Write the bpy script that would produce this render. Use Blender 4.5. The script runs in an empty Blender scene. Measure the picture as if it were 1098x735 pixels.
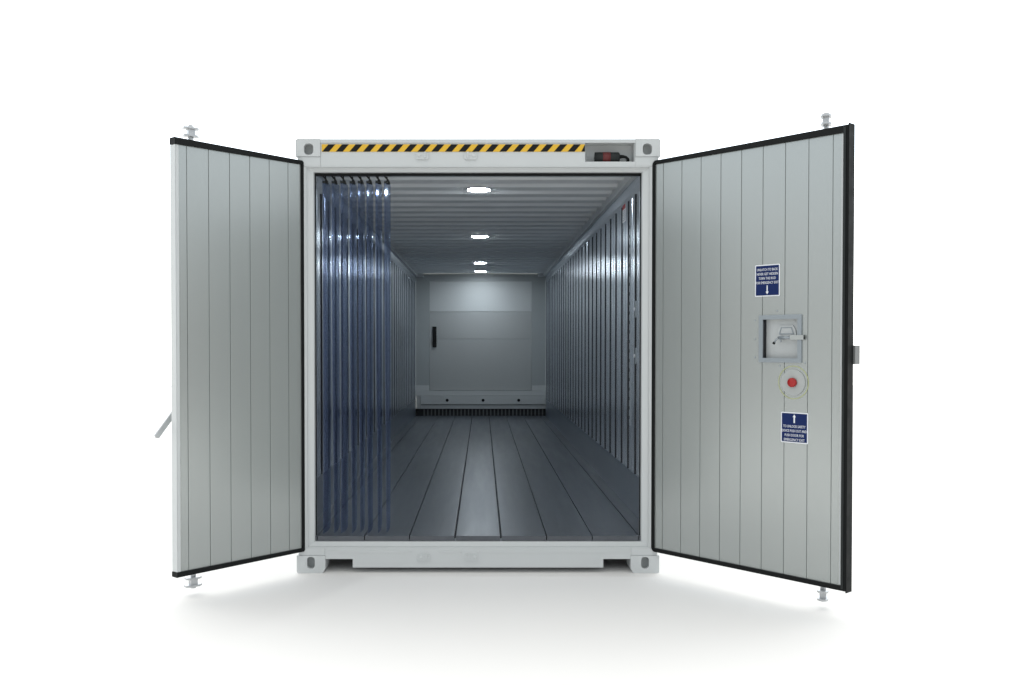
import bpy, bmesh, math, random
from mathutils import Vector, Matrix
from mathutils.geometry import tessellate_polygon
random.seed(4)
sc = bpy.context.scene
COL = sc.collection

# ------------------------------------------------------------------ materials
def mat(name, color, rough=.5, metal=0., spec=.5, var=.06, vscale=3., rvar=.08, bump=0., bscale=40., stretch=(1, 1, 1), coat=0.):
    m = bpy.data.materials.new(name); m.use_nodes = True
    nt = m.node_tree; N = nt.nodes; L = nt.links
    b = N['Principled BSDF']
    b.inputs['Metallic'].default_value = metal
    b.inputs['Specular IOR Level'].default_value = spec
    b.inputs['Coat Weight'].default_value = coat
    b.inputs['Coat Roughness'].default_value = .15
    tc = N.new('ShaderNodeTexCoord'); mp = N.new('ShaderNodeMapping')
    mp.inputs['Scale'].default_value = stretch
    L.new(tc.outputs['Object'], mp.inputs['Vector'])
    nz = N.new('ShaderNodeTexNoise'); nz.inputs['Scale'].default_value = vscale; nz.inputs['Detail'].default_value = 5
    L.new(mp.outputs[0], nz.inputs['Vector'])
    mx = N.new('ShaderNodeMix'); mx.data_type = 'RGBA'
    mx.inputs[6].default_value = (*[c * (1 - var) for c in color], 1)
    mx.inputs[7].default_value = (*[min(1, c * (1 + var)) for c in color], 1)
    L.new(nz.outputs['Fac'], mx.inputs[0]); L.new(mx.outputs[2], b.inputs['Base Color'])
    mr = N.new('ShaderNodeMapRange')
    mr.inputs['From Min'].default_value = .3; mr.inputs['From Max'].default_value = .7
    mr.inputs['To Min'].default_value = max(.02, rough - rvar); mr.inputs['To Max'].default_value = rough + rvar
    L.new(nz.outputs['Fac'], mr.inputs['Value']); L.new(mr.outputs[0], b.inputs['Roughness'])
    if bump:
        n2 = N.new('ShaderNodeTexNoise'); n2.inputs['Scale'].default_value = bscale; n2.inputs['Detail'].default_value = 3
        L.new(mp.outputs[0], n2.inputs['Vector'])
        bp = N.new('ShaderNodeBump'); bp.inputs['Strength'].default_value = bump; bp.inputs['Distance'].default_value = .002
        L.new(n2.outputs['Fac'], bp.inputs['Height']); L.new(bp.outputs[0], b.inputs['Normal'])
    return m

M = {}
M['paint'] = mat('grey_paint', (.55, .57, .57), .42, var=.03, bump=.08, bscale=90)
M['castpaint'] = mat('casting_paint', (.55, .57, .57), .5, var=.06, bump=.25, bscale=60)
M['door'] = mat('door_sheet_metal', (.425, .45, .44), .25, metal=.62, var=.03, vscale=1.5, stretch=(1, 1, .3), rvar=.02)
M['lining'] = mat('wall_lining_metal', (.57, .62, .68), .23, metal=.65, var=.03, vscale=2, stretch=(1, 1, .25), rvar=.015)
M['ceiling'] = mat('ceiling_sheet', (.74, .76, .76), .55, spec=.3, var=.05)
M['floor'] = mat('dark_floor', (.073, .081, .094), .34, spec=.5, var=.22, vscale=2.2, stretch=(5, .4, 1), rvar=.04)
M['kick'] = mat('kick_panel_metal', (.17, .20, .24), .3, metal=.4, var=.04, vscale=2, rvar=.01)
M['plate'] = mat('satin_plate', (.40, .42, .41), .45, var=.03)
M['dullgrey'] = mat('dull_grey_metal', (.17, .175, .175), .5, metal=.2, var=.1)
M['seam'] = mat('seam_black', (.012, .013, .015), .7, var=.1)
M['rubber'] = mat('black_rubber', (.008, .009, .009), .6, spec=.15, var=.2, vscale=20, bump=.1, bscale=60)
M['rubber2'] = mat('worn_rubber', (.018, .021, .021), .5, spec=.25, var=.2, vscale=20)
M['steel'] = mat('galvanised_steel', (.50, .51, .52), .35, metal=.6, var=.15, vscale=25)
M['alu'] = mat('grey_frame_metal', (.30, .335, .36), .4, metal=.3, var=.05)
M['yellow'] = mat('hazard_yellow', (.72, .43, .025), .5, var=.05, vscale=15)
M['black'] = mat('hazard_black', (.01, .01, .01), .5, spec=.15, var=.1)
M['backgrey'] = mat('rear_grey', (.33, .345, .34), .5, var=.04)
M['backlight'] = mat('rear_pale', (.47, .48, .47), .5, var=.03)
M['backmid'] = mat('rear_mid', (.37, .375, .365), .5, var=.03)
M['red'] = mat('red_plastic', (.36, .008, .008), .4, var=.05)
M['darkred'] = mat('dark_red_band', (.11, .012, .012), .5, var=.1)
M['navy'] = mat('sign_navy', (.009, .022, .10), .5, spec=.15, var=.05)
M['white'] = mat('sign_white', (.8, .82, .85), .5, var=.02)
M['palegrey'] = mat('pale_plate', (.50, .52, .52), .4, var=.03)
M['luminous'] = mat('yellow_green_ring', (.40, .43, .24), .5, var=.05)
M['brush'] = mat('brush_dark', (.02, .022, .022), .8, var=.3, vscale=30)
M['bristle'] = mat('brush_grey', (.12, .125, .125), .7, var=.3, vscale=30)
M['ground'] = mat('white_studio_floor', (.85, .832, .815), .85, spec=.2, var=.01, vscale=.5)

m = bpy.data.materials.new('lamp_glow'); m.use_nodes = True
b = m.node_tree.nodes['Principled BSDF']
b.inputs['Base Color'].default_value = (.8, .8, .8, 1)
b.inputs['Emission Color'].default_value = (.82, .92, 1, 1); b.inputs['Emission Strength'].default_value = 155
M['glow'] = m

m = bpy.data.materials.new('clear_blue_vinyl'); m.use_nodes = True
nt = m.node_tree; N = nt.nodes; L = nt.links; N.remove(N['Principled BSDF'])
out = N['Material Output']
tr = N.new('ShaderNodeBsdfTransparent'); tr.inputs[0].default_value = (.70, .74, .85, 1)
df = N.new('ShaderNodeBsdfDiffuse'); df.inputs[0].default_value = (.12, .15, .235, 1)
gl = N.new('ShaderNodeBsdfGlossy'); gl.inputs['Roughness'].default_value = .09; gl.inputs[0].default_value = (.78, .88, 1, 1)
lw = N.new('ShaderNodeLayerWeight'); lw.inputs['Blend'].default_value = .5
pw = N.new('ShaderNodeMath'); pw.operation = 'POWER'; pw.inputs[1].default_value = 4.5
ml = N.new('ShaderNodeMath'); ml.operation = 'MULTIPLY_ADD'; ml.inputs[1].default_value = .42; ml.inputs[2].default_value = .04
tc = N.new('ShaderNodeTexCoord'); nz = N.new('ShaderNodeTexNoise'); nz.inputs['Scale'].default_value = 2.5
L.new(tc.outputs['Object'], nz.inputs['Vector'])
bp = N.new('ShaderNodeBump'); bp.inputs['Strength'].default_value = .07; bp.inputs['Distance'].default_value = .01
L.new(nz.outputs['Fac'], bp.inputs['Height']); L.new(bp.outputs[0], gl.inputs['Normal'])
m1 = N.new('ShaderNodeMixShader'); m1.inputs[0].default_value = .2
L.new(tr.outputs[0], m1.inputs[1]); L.new(df.outputs[0], m1.inputs[2])
m2 = N.new('ShaderNodeMixShader')
L.new(lw.outputs['Facing'], pw.inputs[0]); L.new(pw.outputs[0], ml.inputs[0]); L.new(ml.outputs[0], m2.inputs[0]); L.new(m1.outputs[0], m2.inputs[1]); L.new(gl.outputs[0], m2.inputs[2])
L.new(m2.outputs[0], out.inputs['Surface'])
M['vinyl'] = m

# ------------------------------------------------------------------ mesh helpers
class MB:
    def __init__(s): s.v = []; s.f = []; s.m = []; s.mi = 0; s.sm = []; s.smooth = False
    def add(s, vs, fs):
        o = len(s.v); s.v += [tuple(p) for p in vs]
        for f in fs: s.f.append([i + o for i in f]); s.m.append(s.mi); s.sm.append(s.smooth)
    def box(s, x0, x1, y0, y1, z0, z1):
        s.add([(x0,y0,z0),(x1,y0,z0),(x1,y1,z0),(x0,y1,z0),(x0,y0,z1),(x1,y0,z1),(x1,y1,z1),(x0,y1,z1)],
              [(0,3,2,1),(4,5,6,7),(0,1,5,4),(1,2,6,5),(2,3,7,6),(3,0,4,7)])
    def prism(s, loops, y0, y1, axis='y'):
        """outline (plus holes) in two coordinates, extruded along a third"""
        def P(a, b, t):
            return (a, t, b) if axis == 'y' else ((t, a, b) if axis == 'x' else (a, b, t))
        flat = [p for l in loops for p in l]; n = len(flat)
        tris = tessellate_polygon([[Vector((a, b, 0)) for a, b in l] for l in loops])
        vs = [P(a, b, y0) for a, b in flat] + [P(a, b, y1) for a, b in flat]
        fs = [tuple(t) for t in tris] + [tuple(i + n for i in reversed(t)) for t in tris]
        o = 0
        for l in loops:
            k = len(l)
            for i in range(k):
                a, b2 = o + i, o + (i + 1) % k
                fs.append((a, b2, b2 + n, a + n))
            o += k
        s.add(vs, fs)
    def tube(s, pts, r, n=14, cap=True):
        pts = [Vector(p) for p in pts]; rs = r if isinstance(r, (list, tuple)) else [r] * len(pts)
        vs = []; up = None
        for i, p in enumerate(pts):
            d = (pts[min(i + 1, len(pts) - 1)] - pts[max(i - 1, 0)]).normalized()
            a = d.cross(Vector((0, 0, 1)))
            if a.length < .05: a = d.cross(Vector((0, 1, 0)))
            a.normalize(); c = d.cross(a)
            for k in range(n):
                t = 2 * math.pi * k / n
                vs.append(p + a * math.cos(t) * rs[i] + c * math.sin(t) * rs[i])
        fs = []
        for i in range(len(pts) - 1):
            for k in range(n):
                fs.append((i*n+k, i*n+(k+1)%n, (i+1)*n+(k+1)%n, (i+1)*n+k))
        if cap:
            fs.append(tuple(range(n))); fs.append(tuple((len(pts)-1)*n + k for k in reversed(range(n))))
        s.add(vs, fs)
    def build(s, name, mats, parent=None, bevel=0., xf=None):
        me = bpy.data.meshes.new(name)
        vs = s.v if xf is None else [tuple(xf(Vector(p))) for p in s.v]
        me.from_pydata(vs, [], s.f)
        mats = mats if isinstance(mats, (list, tuple)) else [mats]
        for q in mats: me.materials.append(M[q])
        for p, k, sm in zip(me.polygons, s.m, s.sm): p.material_index = k; p.use_smooth = sm
        bm = bmesh.new(); bm.from_mesh(me); bmesh.ops.recalc_face_normals(bm, faces=bm.faces)
        bm.to_mesh(me); bm.free()
        o = bpy.data.objects.new(name, me); COL.objects.link(o)
        if parent: o.parent = parent
        if bevel:
            bv = o.modifiers.new('bevel', 'BEVEL'); bv.width = bevel; bv.segments = 2; bv.limit_method = 'ANGLE'; bv.angle_limit = .6
        return o

def rrect(x0, x1, z0, z1, r=0., n=5, corners=(1, 1, 1, 1)):
    """corner order: bottom left, bottom right, top right, top left"""
    out = []
    for (cx, cz, a0, k) in ((x0 + r, z0 + r, 180, 0), (x1 - r, z0 + r, 270, 1), (x1 - r, z1 - r, 0, 2), (x0 + r, z1 - r, 90, 3)):
        if r and corners[k]:
            for i in range(n + 1):
                a = math.radians(a0 + 90 * i / n); out.append((cx + r * math.cos(a), cz + r * math.sin(a)))
        else:
            out.append((x0 if k in (0, 3) else x1, z0 if k < 2 else z1))
    return out

def circ(cx, cz, r, n=40, rz=None):
    rz = rz or r
    return [(cx + r * math.cos(2*math.pi*i/n), cz + rz * math.sin(2*math.pi*i/n)) for i in range(n)]

def tag(o, label, cat, group=None, kind=None):
    o['label'] = label
    if cat: o['category'] = cat
    if group: o['group'] = group
    if kind: o['kind'] = kind

def text_mesh(body, size, thick=.0, extrude=.0003, width=None):
    cu = bpy.data.curves.new('lettering', 'FONT'); cu.body = body; cu.size = size
    cu.align_x = 'CENTER'; cu.extrude = extrude; cu.offset = thick; cu.resolution_u = 2
    ob = bpy.data.objects.new('lettering', cu); COL.objects.link(ob)
    bpy.context.view_layer.update()
    me = bpy.data.meshes.new_from_object(ob.evaluated_get(bpy.context.evaluated_depsgraph_get()))
    vs = [tuple(v.co) for v in me.vertices]; fs = [tuple(p.vertices) for p in me.polygons]
    bpy.data.objects.remove(ob); bpy.data.curves.remove(cu); bpy.data.meshes.remove(me)
    if width:
        w = max(v[0] for v in vs) - min(v[0] for v in vs)
        vs = [(v[0] * width / w, v[1], v[2]) for v in vs]
    return vs, fs

# ------------------------------------------------------------------ dimensions
W, H, LEN = 1.219, 2.91, 11.12
IW = 1.195                     # inside half width
FZ, CZ = .24, 2.85             # floor, ceiling
BY = 11.0

ground = MB(); ground.add([(-6.5,-9,0),(6.5,-9,0),(30,30,0),(-30,30,0)], [(0,1,2,3)])
g = ground.build('ground', 'ground'); g['kind'] = 'structure'; g['label'] = 'seamless white studio floor under the container'

root = bpy.data.objects.new('shipping_container', None); COL.objects.link(root)
tag(root, 'pale grey steel shipping container with both doors swung open and a lit empty interior', 'container')

# --- front frame
CX = W - .166                                   # inner side of top castings
hdr = MB()
hole = [(.717, 2.761), (1.047, 2.761), (1.047, 2.889), (.717, 2.889)]
hdr.prism([[(-CX, 2.73), (CX, 2.73), (CX, H - .003), (-CX, H - .003)], hole], .008, .02)
hdr.box(-CX, .717, .02, .12, 2.73, H - .004)     # body left of the recess
hdr.box(.717, 1.047, .02, .12, 2.73, 2.7605)
hdr.box(.717, 1.047, .112, .12, 2.7605, H - .004)
hdr.box(.717, 1.047, .02, .112, 2.8895, H - .004)
hdr.box(1.047, CX, .02, .12, 2.73, H - .004)
hdr.box(-CX, CX, .0, .008, H - .026, H)     # top flange
hdr.box(-W + .013, -CX, .004, .12, 2.73, H - .118)
hdr.box(CX, W - .013, .004, .12, 2.73, H - .118)
ho = hdr.build('header_beam', 'paint', root, bevel=.0025)

tape = MB(); x0, x1, z0, z1 = -1.044, .715, 2.826, 2.875
tape.box(x0, x1, .0045, .008, z0, z1); tape.mi = 1
p = .0911; sk = .042; bw = .046
k = 0; xs = x0 + .003
while True:
    a = xs + k * p; k += 1
    if a > x1: break
    lim = lambda v: min(v, x1)
    pts = [(lim(a), z0 + .0004), (lim(a + bw), z0 + .0004), (lim(a + bw + sk), z1 - .0004), (lim(a + sk), z1 - .0004)]
    if pts[0][0] < pts[1][0]:
        tape.prism([pts], .0030, .0044)
tape.build('hazard_tape', ['yellow', 'black'], ho)

def keeper(x, z, flip):
    mb = MB()
    mb.prism([rrect(x - .042, x + .042, z - .024, z + .022, .012)], -.004, .0078)
    d = -1 if flip else 1
    mb.smooth = True
    mb.tube([(x - .022 * d, -.010, z + .004), (x - .022 * d, -.003, z + .004)], .012)
    mb.smooth = False
    mb.box(x + .018 * d - .006, x + .018 * d + .006, -.012, -.0035, z - .014, z + .026)
    return mb
for x, fl in ((-.372, 0), (-.05, 1)):
    keeper(x, 2.797, fl).build('lock_keeper', 'paint', ho, bevel=.003)

sill = MB()
sill.prism([[(-.844, .036), (.844, .036), (.844, .094), (1.03, .094), (1.03, .1675), (-1.03, .1675), (-1.03, .094), (-.844, .094)]], .004, .14)
sill.box(-W + .013, -1.031, .004, .12, .119, .1675); sill.box(1.031, W - .013, .004, .12, .119, .1675)
for a, b2 in ((-1.02, -.47), (-.236, -.135), (.02, 1.02)):
    sill.box(a, b2, .001, .0038, .135, .152)
for a in (-.45, -.255, -.115, .0):
    sill.tube([(a, -.002, .1435), (a, .0038, .1435)], .006)
so = sill.build('door_sill', 'paint', root, bevel=.0025)
for x, fl in ((-.365, 0), (-.045, 1)):
    keeper(x, .105, fl).build('lock_keeper', 'paint', so, bevel=.003)

for s in (-1, 1):
    po = MB()
    a, b2 = sorted((s * 1.155, s * (W - .006)))
    po.box(a, b2, .003, .13, .1685, 2.729)
    po.build('corner_post', 'paint', root, bevel=.003)

# chamfered reveal round the opening
def ring_loft(mb, rects):
    vs = []
    for (ax, z0_, z1_, y) in rects:
        vs += [(-ax, y, z0_), (ax, y, z0_), (ax, y, z1_), (-ax, y, z1_)]
    fs = []
    n = len(rects)
    for i in range(n):
        j = (i + 1) % n
        for k in range(4):
            l = (k + 1) % 4
            fs.append((i*4+k, i*4+l, j*4+l, j*4+k))
    mb.add(vs, fs)
rv = MB()
ring_loft(rv, [(1.1545, .168, 2.7295, .006), (1.147, .174, 2.723, .006), (1.147, .176, 2.721, .022), (1.106, .203, 2.696, .04), (1.103, .205, 2.695, .05), (1.103, .205, 2.695, .129), (1.1545, .168, 2.7295, .129)])
ro = rv.build('door_reveal', 'paint', root)
sl = MB()
sl.box(-1.1028, 1.1028, .07, .10, 2.680, 2.6948)
for s in (-1, 1): sl.box(*sorted((s*1.099, s*1.1028)), .07, .10, FZ + .001, 2.6798)
sl.build('reveal_seal', 'rubber', ro)

def casting(x0, x1, z0, z1, hx, hz, hw, hh, y0, y1, corners, slot):
    mb = MB()
    out = rrect(x0, x1, z0, z1, .016, 4, corners)
    if slot:   # inner lower corner cut off
        if slot < 0: out = [p for p in rrect(x0, x1, z0, z1, .012, 4, (1, 0, 0, 0))]; out = [q for q in out if not (abs(q[0]-x1) < 1e-6 and abs(q[1]-z0) < 1e-6)]
        else: out = [p for p in rrect(x0, x1, z0, z1, .012, 4, (0, 1, 0, 0))]; out = [q for q in out if not (abs(q[0]-x0) < 1e-6 and abs(q[1]-z0) < 1e-6)]
        if slot < 0:
            i = max(range(len(out)), key=lambda i: (out[i][1] < z0 + .001) * (out[i][0] + 9))
            out[i+1:i+1] = [(x1 - .018, z0), (x1, z0 + .03)]
        else:
            out = [(x0, z0 + .03), (x0 + .018, z0)] + out
    hl = rrect(hx - hw/2, hx + hw/2, hz - hh/2, hz + hh/2, min(hw, hh) * .42, 6)
    mb.prism([out, hl], y0, y0 + .03)
    mb.prism([out], y0 + .075, y1)
    big = rrect(hx - hw/2 - .008, hx + hw/2 + .008, hz - hh/2 - .008, hz + hh/2 + .008, .01, 6)
    mb.prism([out, big], y0 + .03, y0 + .075)
    return mb
for s in (-1, 1):
    a, b2 = sorted((s * W, s * CX))
    casting(a, b2, H - .1175, H + .002, s * 1.131, 2.842, .062, .074, -.003, .176, (0, 0, s > 0, s < 0), 0).build('corner_casting', 'castpaint', root, bevel=.003)
    a, b2 = sorted((s * W, s * (W - .192)))
    casting(a, b2, 0, .118, s * 1.124, .07, .052, .078, -.003, .176, (1, 1, 0, 0), s).build('corner_casting', 'castpaint', root, bevel=.003)
    for z in ((0, .118), (H - .116, H + .002)):
        q = MB(); a, b2 = sorted((s * W, s * (W - .166))); q.box(a, b2, LEN - .178, LEN, *z)
        q.build('corner_casting', 'castpaint', root, bevel=.004)

# --- shell: outer side walls with lining
PITCH = .35
for s in (-1, 1):
    sw = MB()
    y = .13; pts = []
    while y < LEN - .14:
        for dy, dx in ((0, 0), (.07, 0), (.1, -.006), (.17, -.006), (.2, 0)):
            pts.append((s * (1.2165 + dx), min(y + dy, LEN - .13)))
        y += .2
    back = [(s * 1.2085, pts[-1][1]), (s * 1.2085, pts[0][1])]
    sw.prism([pts + back], .17, H - .12, axis='z')
    sw.box(*sorted((s * 1.2085, s * 1.2185)), .177, LEN - .18, .02, .1695)
    sw.box(*sorted((s * 1.15, s * 1.2185)), .177, LEN - .18, H - .1195, H - .002)
    swo = sw.build('side_wall', 'paint', root)
    kb = MB(); kb.box(*sorted((s * (IW - .001), s * 1.207)), .131, BY, .1, .5495); kb.build('kick_panel', 'kick', swo)
    li = MB()
    G0, G1 = .55, 2.68
    # lining: kick band, grooved panels, top band with sloped shoulder
    ys = [.5 + PITCH * i for i in range(0, 30)]
    edges = [.131]
    for gy in ys:
        if gy + .02 < BY: edges += [gy - .013, gy + .013]
    edges.append(BY)
    for i in range(0, len(edges), 2):
        a, b2 = edges[i], edges[i + 1]
        xi, xo = IW, 1.203
        # panel with softly raised middle
        prof = [(s*1.207, a), (s*(xi+.004), a), (s*xi, a+.012)]
        if b2 - a > .3:
            c = (a + b2) / 2
            prof += [(s*xi, c-.014), (s*(xi+.003), c-.008), (s*(xi+.003), c+.008), (s*xi, c+.014)]
        prof += [(s*xi, b2-.012), (s*(xi+.004), b2), (s*1.207, b2)]
        li.prism([prof], G0 + .0005, G1 - .0005, axis='z')
    li.mi = 1
    for gy in ys:
        if gy + .02 < BY: li.box(*sorted((s*(IW-.007), s*1.2072)), gy - .009, gy + .009, G0 + .001, G1 - .001)
    li.mi = 0
    top = [(s * 1.207, G1), (s * IW, G1), (s * IW, 2.72), (s * 1.172, CZ - .004), (s * 1.172, 2.88), (s * 1.207, 2.88)]
    n = len(top)
    vs = [(p_[0], .131, p_[1]) for p_ in top] + [(p_[0], BY, p_[1]) for p_ in top]
    li.add(vs, [tuple(range(n)), tuple(range(2*n-1, n-1, -1))] + [(i, (i+1)%n, (i+1)%n+n, i+n) for i in range(n)])
    lo = li.build('wall_lining', ['lining', 'seam'], swo)
    if s > 0:
        # label, fittings, perforated rail
        lb = MB(); lb.box(IW-.002, IW-.0003, 1.36, 1.52, 2.545, 2.69); lb.mi = 1
        lb.box(IW-.0032, IW-.0021, 1.362, 1.518, 2.65, 2.688); lb.mi = 2
        for q in range(6): lb.box(IW-.0032, IW-.0021, 1.372, 1.50 - .02*(q % 3), 2.558 + q*.015, 2.563 + q*.015)
        lb.build('wall_label', ['white', 'red', 'alu'], swo)
        for z in (1.807, 1.452):
            f = MB(); f.prism([rrect(.80, .91, z-.062, z+.062, .02)], IW-.006, IW-.0003, axis='x'); f.mi = 1; f.smooth = True
            f.tube([(IW-.012, .855, z), (IW-.0061, .855, z)], .014); f.smooth = False; f.mi = 2
            for dz in (-.042, .042): f.tube([(IW-.0072, .855, z+dz), (IW-.0061, .855, z+dz)], .007)
            f.build('wall_fitting', ['alu', 'white', 'seam'], swo, bevel=.001)
        f = MB(); f.box(IW-.004, IW-.0003, 1.10, 1.135, .9, 2.5); f.mi = 1
        z = .95
        while z < 2.48:
            f.box(IW-.0052, IW-.0041, 1.109, 1.126, z, z+.026); z += .075
        f.build('slotted_rail', ['alu', 'seam'], swo)

# --- floor
fl = MB()
seams = [-1.09, -.77, -.465, -.155, .155, .465, .775, 1.09]
xs_ = [-1.1945] + seams + [1.1945]
for i in range(len(xs_) - 1):
    ga = .0 if i == 0 else (.0065 if abs(seams[i-1]) < .2 else .0032)
    gb = .0 if i == len(xs_) - 2 else (.0065 if abs(seams[i]) < .2 else .0032)
    ya = .13; 
    xa, xb = xs_[i] + ga, xs_[i+1] - gb
    if xa < -1.1 or xb > 1.1:
        fl.prism([[(max(xa, -1.1025), .052), (min(xb, 1.1025), .052), (min(xb, 1.1025), .1305), (xb, .1305), (xb, BY), (xa, BY), (xa, .1305), (max(xa, -1.1025), .1305)]], FZ - .03, FZ, axis='z')
    else:
        fl.box(xa, xb, .052, BY, FZ - .03, FZ)
fl.mi = 1
fl.box(-1.19, 1.19, .131, BY, FZ - .05, FZ - .0305)
fl.mi = 0
fl.box(-1.102, 1.102, .055, .1295, .16, FZ - .0305)
fl.build('floor', ['floor', 'seam'], root, bevel=.0012)

# --- ceiling: cross corrugation
ce = MB(); pr = []; y = .131; cp = .35
while y < BY - .02:
    for dy, z in ((0, CZ - .005), (.14, CZ - .005), (.17, CZ + .02), (.32, CZ + .02)):
        if y + dy < BY: pr.append((y + dy, z))
    y += cp
pr.append((BY, pr[-1][1]))
ce.prism([pr + [(BY, 2.892), (.131, 2.892)]], -1.1715, 1.1715, axis='x')
ceo = ce.build('ceiling_lining', 'ceiling', root)
rf = MB(); rf.box(-1.1495, 1.1495, .1215, LEN - .18, 2.893, H - .004)
rf.build('roof', 'paint', root)
for y in (1.62, 5.0, 8.6, 10.3):
    lt = MB(); lt.smooth = True
    lt.tube([(0, y, CZ - .0052), (0, y, CZ - .012)], [.108, .104], 40)
    lt.smooth = False
    l0 = lt.build('ceiling_light', 'alu', root)
    le = MB(); le.tube([(0, y, CZ - .0122), (0, y, CZ - .015)], [.096, .094], 40); le.build('lens', 'glow', l0)

# --- rear wall
rw = MB()
rw.box(-1.2085, 1.2085, BY + .05, LEN, .02, H - .003)
rw.box(-IW, -.94, BY, BY + .05, .71, 2.714); rw.box(.94, IW, BY, BY + .05, .71, 2.714)
rw.box(-IW, IW, BY, BY + .05, 2.714, CZ - .005)
ra = rw.build('rear_wall', 'backgrey', root, bevel=.004)
q = MB(); q.box(-.938, .938, BY + .004, BY + .049, 2.158, 2.712); q.build('upper_panel', 'backlight', ra, bevel=.001)
q = MB(); q.box(-.938, .938, BY + .01, BY + .049, 1.655, 2.156); q.box(-.938, .938, BY + .01, BY + .049, .712, 1.647)
q.mi = 1; q.box(-.93, .93, BY + .02, BY + .049, 1.64, 1.66)
hd = q.build('hatch_panel', ['backmid', 'backgrey'], ra, bevel=.003)
q = MB(); q.box(-.885, -.812, BY - .015, BY + .0095, 1.50, 1.88); q.build('hatch_handle', 'black', ra, bevel=.008)
q = MB(); q.box(-IW + .002, -.945, BY - .02, BY - .0005, .704, .80); q.box(.945, IW - .002, BY - .02, BY - .0005, .704, .80)
q.box(-IW + .002, IW - .002, BY - .06, BY + .049, .615, .703)
q.box(-IW + .1, IW - .002, BY - .09, BY + .049, .455, .612)
q.box(-IW + .1, IW - .002, BY - .07, BY + .049, .372, .445)
q.mi = 1
for x in (-.613, .045, .697): q.tube([(x, BY - .094, .53), (x, BY - .0905, .53)], .028, 16)
q.box(-IW + .03, -IW + .098, BY - .08, BY + .049, .372, .61) if False else None
q.mi = 2; q.box(-IW + .03, -IW + .098, BY - .08, BY + .049, .372, .612)
q.build('bumper', ['backlight', 'black', 'backmid'], ra, bevel=.003)
q = MB(); q.box(-IW + .002, IW - .002, BY - .03, BY + .049, FZ + .001, .37); q.mi = 1
x = -1.05
while x < 1.17:
    q.box(x, x + .024, BY - .05, BY - .0305, FZ + .004, .362); x += .068
q.build('bottom_brush', ['brush', 'bristle'], ra)

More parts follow.
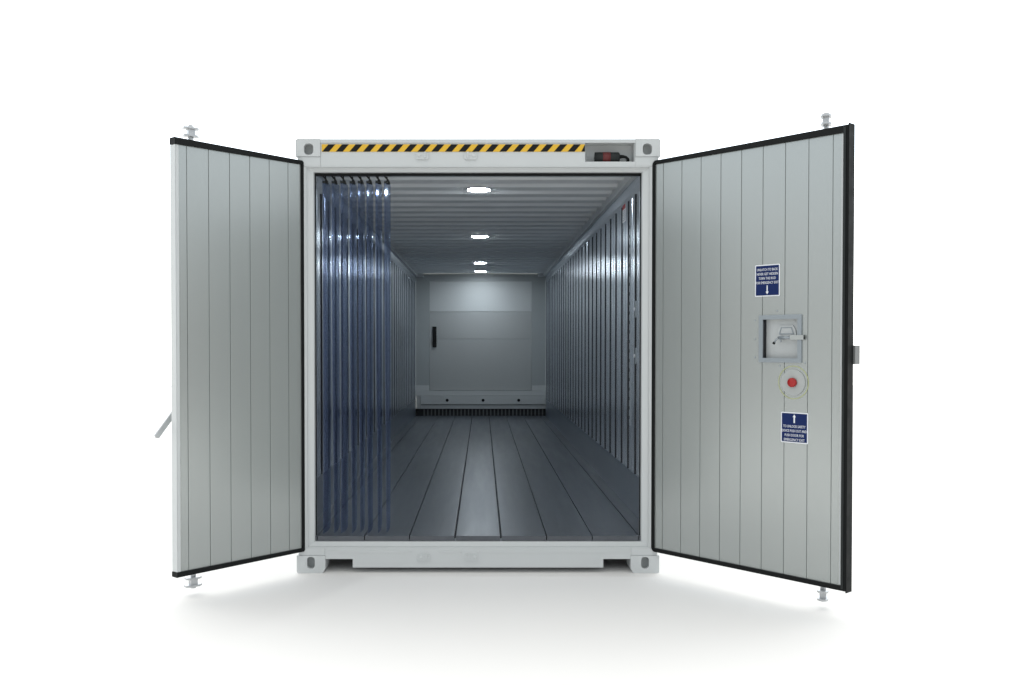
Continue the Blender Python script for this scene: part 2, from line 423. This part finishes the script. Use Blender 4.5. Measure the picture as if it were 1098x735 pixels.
# --- doors
def make_door(hx, hy, dx, dy, s, width, label, right):
    """local x along the door, inner face at y = 0, inner side is s*y"""
    z0, z1 = .150, 2.761
    a = math.atan2(dy, dx)
    T = .05
    edge = .0 if right else 0.
    pan_w = width
    box_t = (.803, 1.086, 1.430, 1.713) if right else None
    mb = MB()
    seam_t = [.0725 + .15 * i for i in range(9)] if right else [.110 + .15 * i for i in range(6)]
    seam_t = [t for t in seam_t if t < pan_w - .03]
    def slab(t0, t1, za, zb):
        pr = [(t0, -T), (t0, 0)]
        for t in seam_t:
            if t0 + .005 < t < t1 - .005:
                pr += [(t - .0027, 0), (t - .0014, -.0045), (t + .0014, -.0045), (t + .0027, 0)]
        pr += [(t1, 0), (t1, -T)]
        mb.prism([pr], za, zb, axis='z')
    if right:
        t0, t1, za, zb = .815, 1.074, 1.442, 1.701
        slab(0, pan_w, z0, za); slab(0, pan_w, zb, z1); slab(0, t0, za, zb); slab(t1, pan_w, za, zb)
        mb.box(t0, t1, -T, -.04, za, zb)
    else:
        slab(0, pan_w, z0, z1)
    fx = lambda v: Vector((v.x, v.y * s, v.z))
    door = mb.build('container_door', 'door', root, xf=fx)
    door['label'] = label
    door.location = (hx, hy, 0); door.rotation_euler = (0, 0, a)
    # gasket ring
    g_ = MB()
    if right:
        outl = rrect(-.012, width + .001, z0 - .003, z1 + .003, .03, 5, (1, 0, 0, 1))
        inn = [(.008, z0 + .022), (width - .028, z0 + .024), (width - .028, z1 - .038), (.008, z1 - .022)]
        g_.prism([outl, inn], .0005, .012)
        g_.box(width + .0005, width + .006, -T - .004, .010, z0 - .012, z1 + .012)
        g_.mi = 1
        g_.box(width - .024, width - .010, .0122, .018, z0 + .01, z1 - .01)
    else:
        outl = rrect(-.012, width + .004, z1 - .038, z1 + .003, .0)
        g_.prism([[(-.012, z1 - .022), (width + .004, z1 - .036), (width + .004, z1 + .004), (0, z1 + .004), (-.006, z1 - .001), (-.012, z1 - .008)]], .0005, .012)
        g_.prism([[(-.012, z0 + .02), (-.012, z0 + .006), (-.006, z0 - .001), (0, z0 - .004), (width + .004, z0 - .004), (width + .004, z0 + .026)]], .0005, .012)
        g_.box(-.012, .006, .0005, .012, z0 + .0205, z1 - .0225)
        g_.box(width + .0045, width + .007, -T, .012, z0 - .006, z0 + .026)
        g_.box(width + .0045, width + .007, -T, .012, z1 - .036, z1 + .006)
    g_.build('gasket', ['rubber', 'rubber2'], door, xf=fx, bevel=.002)
    e = MB()
    if right:
        e.prism([[(width - .031, -.001 + .0005), (width - .028, .006), (width - .040, .006), (width - .043, .0005)]], z0 + .03, z1 - .045, axis='z')
        e.build('edge_trim', 'palegrey', door, xf=fx)
    else:
        e.box(width + .0005, width + .004, -T, .006, z0 + .027, z1 - .037)
        e.box(width - .02, width, .0005, .006, z0 + .027, z1 - .037)
        e.build('edge_trim', 'paint', door, xf=fx, bevel=.002)
    # lock rod with cam ends
    t = 1.184 if right else .781
    n = -.078
    r = MB(); r.smooth = True
    r.tube([(t, n, .04), (t, n, 2.875)], .0165, 16)
    r.smooth = False
    turn = math.radians(65 if right else -8)
    def cam(zc, sgn):
        ca, sa = math.cos(turn), math.sin(turn)
        def pl(za, zb, pts):
            vs = [(t + x*ca - y*sa, n + x*sa + y*ca, z) for z in (za, zb) for x, y in pts]
            k = len(pts)
            r.add(vs, [tuple(range(k)), tuple(range(2*k-1, k-1, -1))] + [(i, (i+1)%k, (i+1)%k+k, i+k) for i in range(k)])
        flange = [(-.05, -.012), (-.03, -.03), (.03, -.03), (.05, -.018), (.05, .018), (.03, .03), (-.03, .03), (-.05, .012)]
        pl(zc - .006, zc + .006, flange)
        pl(zc + sgn*.046 - .006, zc + sgn*.046 + .006, [(x*1.05, y) for x, y in flange])
        pl(min(zc, zc + sgn*.046), max(zc, zc + sgn*.046), [(-.022, -.018), (.022, -.018), (.022, .018), (-.022, .018)])
    cam(2.808, 1); cam(.103, -1)
    r.build('lock_rod', 'steel', door, xf=fx, bevel=.002)
    for zc in (.45, 1.0, 1.75, 2.4):
        br = MB(); br.box(t - .05, t + .05, -.058, -.0505, zc - .03, zc + .03); br.box(t - .022, t + .022, n - .024, -.0585, zc - .02, zc + .02)
        br.build('rod_bracket', 'steel', door, xf=fx, bevel=.003)
    if right:
        # latch plate past the free edge
        q = MB(); q.box(1.27, 1.384, -.107, -.0505, 1.425, 1.532); q.build('latch_plate', 'dullgrey', door, xf=fx, bevel=.002)
        # release recess
        t0, t1, za, zb = .803, 1.086, 1.430, 1.713
        q = MB()
        q.prism([rrect(t0, t1, za, zb, .004), [(t0+.026, za+.026), (t1-.026, za+.026), (t1-.026, zb-.026), (t0+.026, zb-.026)]], .0005, .009)
        rb = q.build('release_box_frame', 'alu', door, xf=fx, bevel=.0015)
        q = MB(); q.box(t0+.0125, t1-.0125, -.0395, -.036, za+.0125, zb-.0125)
        q.mi = 1
        q.box(t0+.0125, t0+.0255, -.0355, 0, za+.0125, zb-.0125); q.box(t0+.0125, t1-.0125, -.0355, 0, za+.0125, za+.0255)
        q.mi = 0
        q.box(t1-.0255, t1-.0125, -.0355, 0, za+.026, zb-.0125); q.box(t0+.026, t1-.026, -.0355, 0, zb-.0255, zb-.0125)
        tc_ = t0 + .165; zc = za + .185
        q.prism([[(tc_-.065, zc-.03), (tc_+.065, zc-.03), (tc_+.058, zc+.01), (tc_+.042, zc+.036), (tc_-.042, zc+.036), (tc_-.058, zc+.01)]], -.0355, -.027)
        q.mi = 2
        q.prism([[(tc_-.05, zc-.018), (tc_+.05, zc-.018), (tc_+.036, zc+.025), (tc_-.036, zc+.025)],
                 [(tc_-.042, zc-.012), (tc_+.042, zc-.012), (tc_+.031, zc+.02), (tc_-.031, zc+.02)]], -.0268, -.024)
        q.build('release_box', ['palegrey', 'seam', 'alu'], door, xf=fx, bevel=.001)
        q = MB(); q.smooth = True
        zl = za + .148
        q.tube([(t0+.13, .004, zl), (t0+.215, .006, zl)], .0075)
        q.tube([(t0+.138, .004, zl+.002), (t0+.118, .006, zl-.012), (t0+.105, .008, zl-.03)], .005)
        q.tube([(t0+.138, .004, zl), (t0+.15, .006, zl-.026)], .005)
        q.tube([(t0+.142, -.033, zl), (t0+.142, .006, zl)], .011)
        q.tube([(t0+.205, -.033, zl), (t0+.205, .006, zl)], .012)
        q.smooth = False; q.mi = 1
        q.box(t0+.212, t0+.30, .0095, .015, zl-.013, zl+.014)
        q.mi = 2; q.smooth = True; q.tube([(t0+.107, .008, zl-.028), (t0+.10, .009, zl-.037)], .008)
        q.tube([(t0+.302, .012, zl-.012), (t0+.302, .012, zl+.014)], .003)
        q.build('release_lever', ['alu', 'plate', 'rubber'], door, xf=fx)
        for tt, zz in ((t0-.03, 1.57), (t0+.12, zb+.025), (t0-.03, za+.03), (t0-.03, zb-.03), (t1+.02, za+.0), (t0+.14, za-.02)):
            sc_ = MB(); sc_.prism([circ(tt, zz, .0045, 12)], .0005, .002)
            sc_.build('rivet', 'alu', door, xf=fx)
        # exit button
        ct, cz = 1.032, 1.314
        q = MB(); q.prism([circ(ct, cz, .077, 48)], .0005, .006); q.mi = 1
        q.prism([circ(ct, cz, .099, 48), circ(ct, cz, .0935, 48)], .0005, .002)
        q.build('button_plate', ['plate', 'luminous'], door, xf=fx)
        q = MB(); q.smooth = True; q.tube([(ct, .0065, cz), (ct, .024, cz), (ct, .03, cz)], [.027, .027, .019], 24)
        q.build('exit_button', 'red', door, xf=fx)
        def sign(ta, tb, za, zb, lines, up, label):
            q = MB(); q.prism([rrect(ta, tb, za, zb, .006)], .0005, .0022); q.mi = 1
            bd = .0062
            q.prism([rrect(ta+bd, tb-bd, za+bd, zb-bd, .002)], .0023, .0032); q.mi = 0
            c = (ta + tb) / 2; hgt = zb - za
            for i, (ln, wf) in enumerate(lines):
                vs, fs = text_mesh(ln, .0215, width=(tb-ta-.02)*wf)
                zz = (zb - .037 - i*.0262) if not up else (za + hgt*.50 - i*.0262)
                q.add([(c + v[0], .0036 - v[2], zz + v[1]) for v in vs], fs)
            if not up:
                q.prism([[(c-.0035, za+.026), (c+.0035, za+.026), (c+.0035, za+.066), (c-.0035, za+.066)]], .0033, .0038)
                q.prism([[(c-.010, za+.029), (c, za+.012), (c+.010, za+.029)]], .0034, .0040)
            else:
                q.prism([[(c-.0045, zb-.062), (c+.0045, zb-.062), (c+.0045, zb-.024), (c-.0045, zb-.024)]], .0033, .0038)
                q.prism([[(c-.010, zb-.028), (c+.010, zb-.028), (c, zb-.011)]], .0034, .0040)
            o = q.build('sign', ['white', 'navy'], door, xf=fx); o['label'] = label
        sign(.772, .940, 1.826, 2.017, [('UNLATCH TO BACK', .95), ('NEVER GET HIDDEN', .97), ('TURN THE ROD', .78), ('FOR EMERGENCY EXIT', 1.04)], False, 'navy blue sign with white text above a down arrow')
        sign(.953, 1.128, .958, 1.138, [('TO UNLOCK SAFETY', .93), ('DEVICE PUSH OUT AND', 1.03), ('PUSH DOOR FOR', .8), ('EMERGENCY EXIT', .86)], True, 'navy blue sign with an up arrow above white text')
    else:
        q = MB()
        q.prism([[(.80, 1.205), (.826, 1.225), (1.022, .995), (1.012, .978), (.990, .978)]], -.112, -.098)
        q.box(.79, .84, -.098, -.0505, 1.17, 1.25)
        q.build('door_handle', 'steel', door, xf=fx, bevel=.004)
    return door

make_door(-1.180, -.0, -.627, -.725, 1, .936, 'narrower door, plain panelled inside, swung out at left', False)
make_door(1.181, -.0, .908, -1.047, -1, 1.366, 'wider door with signs and release handle, swung out at right', True)

# ------------------------------------------------------------------ strip curtain
cur = bpy.data.objects.new('strip_curtain', None); COL.objects.link(cur)
cur.location = (-.85, .2, FZ)
tag(cur, 'clear bluish plastic strip curtain bunched at the left of the container opening', 'strip curtain')
C0 = Vector((-.85, .2, FZ))
ox = lambda v: v - C0
r = MB(); r.box(-1.102, 1.102, .175, .205, 2.692, 2.706); r.box(-1.102, 1.102, .185, .195, 2.706, 2.76)
r.build('curtain_rail', 'alu', cur, xf=ox, bevel=.002)
for k in range(8):
    x0 = -1.058 + .0599 * k + random.uniform(-.0025, .0025)
    yo = .12 + random.uniform(-.006, .006)
    tw = random.uniform(-.008, .008)
    ph = random.uniform(0, 6)
    mb = MB(); mb.smooth = True
    ns, nz_ = 12, 26; SW = .20; zt, zb = 2.655, .2425 + random.uniform(0, .01)
    vs = []
    for side in (0, 1):
        for j in range(nz_ + 1):
            f = j / nz_; z = zt + (zb - zt) * f
            for i in range(ns + 1):
                u = SW * i / ns
                xx = x0 + (.175 + tw * f) * u - .36 * u * u + .004 * math.sin(ph + f * 3.1) * f + (.010 * f * f * math.sin(math.pi * i / ns + ph * .2)) + (.0035 if side else 0)
                vs.append((xx, yo + u, z + (.02 * i / ns if j == nz_ else 0)))
    fs = []
    R = (ns + 1); S = R * (nz_ + 1)
    for j in range(nz_):
        for i in range(ns):
            a = j * R + i
            fs.append((a, a+1, a+R+1, a+R)); fs.append((a+S, a+R+S, a+R+1+S, a+1+S))
    for j in range(nz_):
        a = j * R; fs.append((a, a+R, a+R+S, a+S)); a = j * R + ns; fs.append((a, a+S, a+R+S, a+R))
    mb.add(vs, fs)
    st = mb.build('plastic_strip', 'vinyl', cur, xf=ox)
    hk = MB()
    hk.box(x0, x0 + .02, yo, yo + .010, 2.636, 2.650)
    hk.box(x0 + .008, x0 + .024, yo + .05, yo + .10, 2.645, 2.665)
    hk.smooth = True
    hk.tube([(x0 - .004, yo + .01, 2.70), (x0 + .004, yo + .012, 2.685), (x0 + .03, yo + .012, 2.652), (x0 + .036, yo + .012, 2.63)], .0055, 8)
    hk.tube([(x0 + .015, yo + .07, 2.67), (x0 + .012, yo + .06, 2.69), (x0 + .02, yo + .058, 2.71)], .0045, 8)
    hk.build('strip_hanger', 'rubber2', st, xf=ox)

# ------------------------------------------------------------------ plug in the recess
P0 = Vector((.87, .06, 2.7615)); px_ = lambda v: v - P0
plug = bpy.data.objects.new('power_plug', None); COL.objects.link(plug); plug.location = P0
tag(plug, 'black power plug with dark red band in the recess beside the hazard stripe', 'plug')
q = MB(); q.smooth = True; zc = 2.7975; yc = .055
def ngon(mb, xa, xb, ra, rb=None, n=24): mb.tube([(xa, yc, zc), (xb, yc, zc)], [ra, rb or ra], n)
q.tube([(.786, yc, zc), (.945, yc, zc), (.953, yc, zc)], [.0345, .0345, .026], 24)
q.build('plug_body', 'rubber2', plug, xf=px_)
q = MB(); q.smooth = True; ngon(q, .8378, .890, .0355); q.build('red_band', 'darkred', plug, xf=px_)
q = MB(); q.smooth = True; q.tube([(.953, yc, zc+.004), (.975, yc, zc+.006), (.995, yc, zc+.002), (1.008, yc+.004, zc-.008), (1.014, yc+.02, zc-.014), (1.016, .11, zc-.016)], [.014, .0105, .0095, .0095, .0095, .0095], 14)
q.build('cable', 'rubber', plug, xf=px_)

# ------------------------------------------------------------------ world (white studio surround, brightness shaped by direction)
w = bpy.data.worlds.new('World'); sc.world = w; w.use_nodes = True
nt = w.node_tree; N = nt.nodes; L = nt.links; bg = N['Background']
tc = N.new('ShaderNodeTexCoord'); sp = N.new('ShaderNodeSeparateXYZ'); L.new(tc.outputs['Generated'], sp.inputs[0])
def mrange(src, a, b, c, d):
    q = N.new('ShaderNodeMapRange'); q.interpolation_type = 'SMOOTHSTEP'
    for k_, v_ in zip(('From Min', 'From Max', 'To Min', 'To Max'), (a, b, c, d)): q.inputs[k_].default_value = v_
    L.new(src, q.inputs['Value']); return q.outputs[0]
def mth(op, a, b):
    q = N.new('ShaderNodeMath'); q.operation = op
    for i_, v_ in enumerate((a, b)):
        if isinstance(v_, (int, float)): q.inputs[i_].default_value = v_
        else: L.new(v_, q.inputs[i_])
    return q.outputs[0]
X_, Y_, Z_ = sp.outputs
back = mrange(Y_, 0., .45, 1.16, 2.8)               # surround brightened behind the container, added to deepen the ground shadow in front
low = mrange(Z_, .03, .17, 1., 0.)                  # low part of the surround dimmed, for a dark band mirrored in the doors
front = mrange(Y_, .05, .35, 1., 0.)
side = mrange(X_, -.6, .6, .42, .56)
dim = mth('SUBTRACT', 1., mth('MULTIPLY', mth('MULTIPLY', low, front), side))
L.new(mth('MULTIPLY', back, dim), bg.inputs['Strength'])
cm = N.new('ShaderNodeMix'); cm.data_type = 'RGBA'
cm.inputs[6].default_value = (1.0, .995, .96, 1); cm.inputs[7].default_value = (.90, .985, 1.06, 1)
L.new(mth('MULTIPLY', mrange(Z_, .03, .2, 0., 1.), mrange(Z_, .35, .6, 1., .15)), cm.inputs[0]); L.new(cm.outputs[2], bg.inputs['Color'])

# ------------------------------------------------------------------ camera
cam = bpy.data.cameras.new('camera'); co = bpy.data.objects.new('camera', cam); COL.objects.link(co)
co.location = (.028, -6.3, 1.53); co.rotation_euler = (math.radians(89), 0, 0)
cam.sensor_width = 36; cam.lens = 1008 / 1098 * 36
cam.shift_x = 32 / 1098; cam.shift_y = 21 / 1098
cam.clip_end = 500
sc.camera = co
sc.view_settings.view_transform = 'Standard'; sc.view_settings.look = 'None'
sc.view_settings.exposure = 0; sc.view_settings.gamma = 1
sc.cycles.max_bounces = 12; sc.cycles.transparent_max_bounces = 40
sc.cycles.use_denoising = True
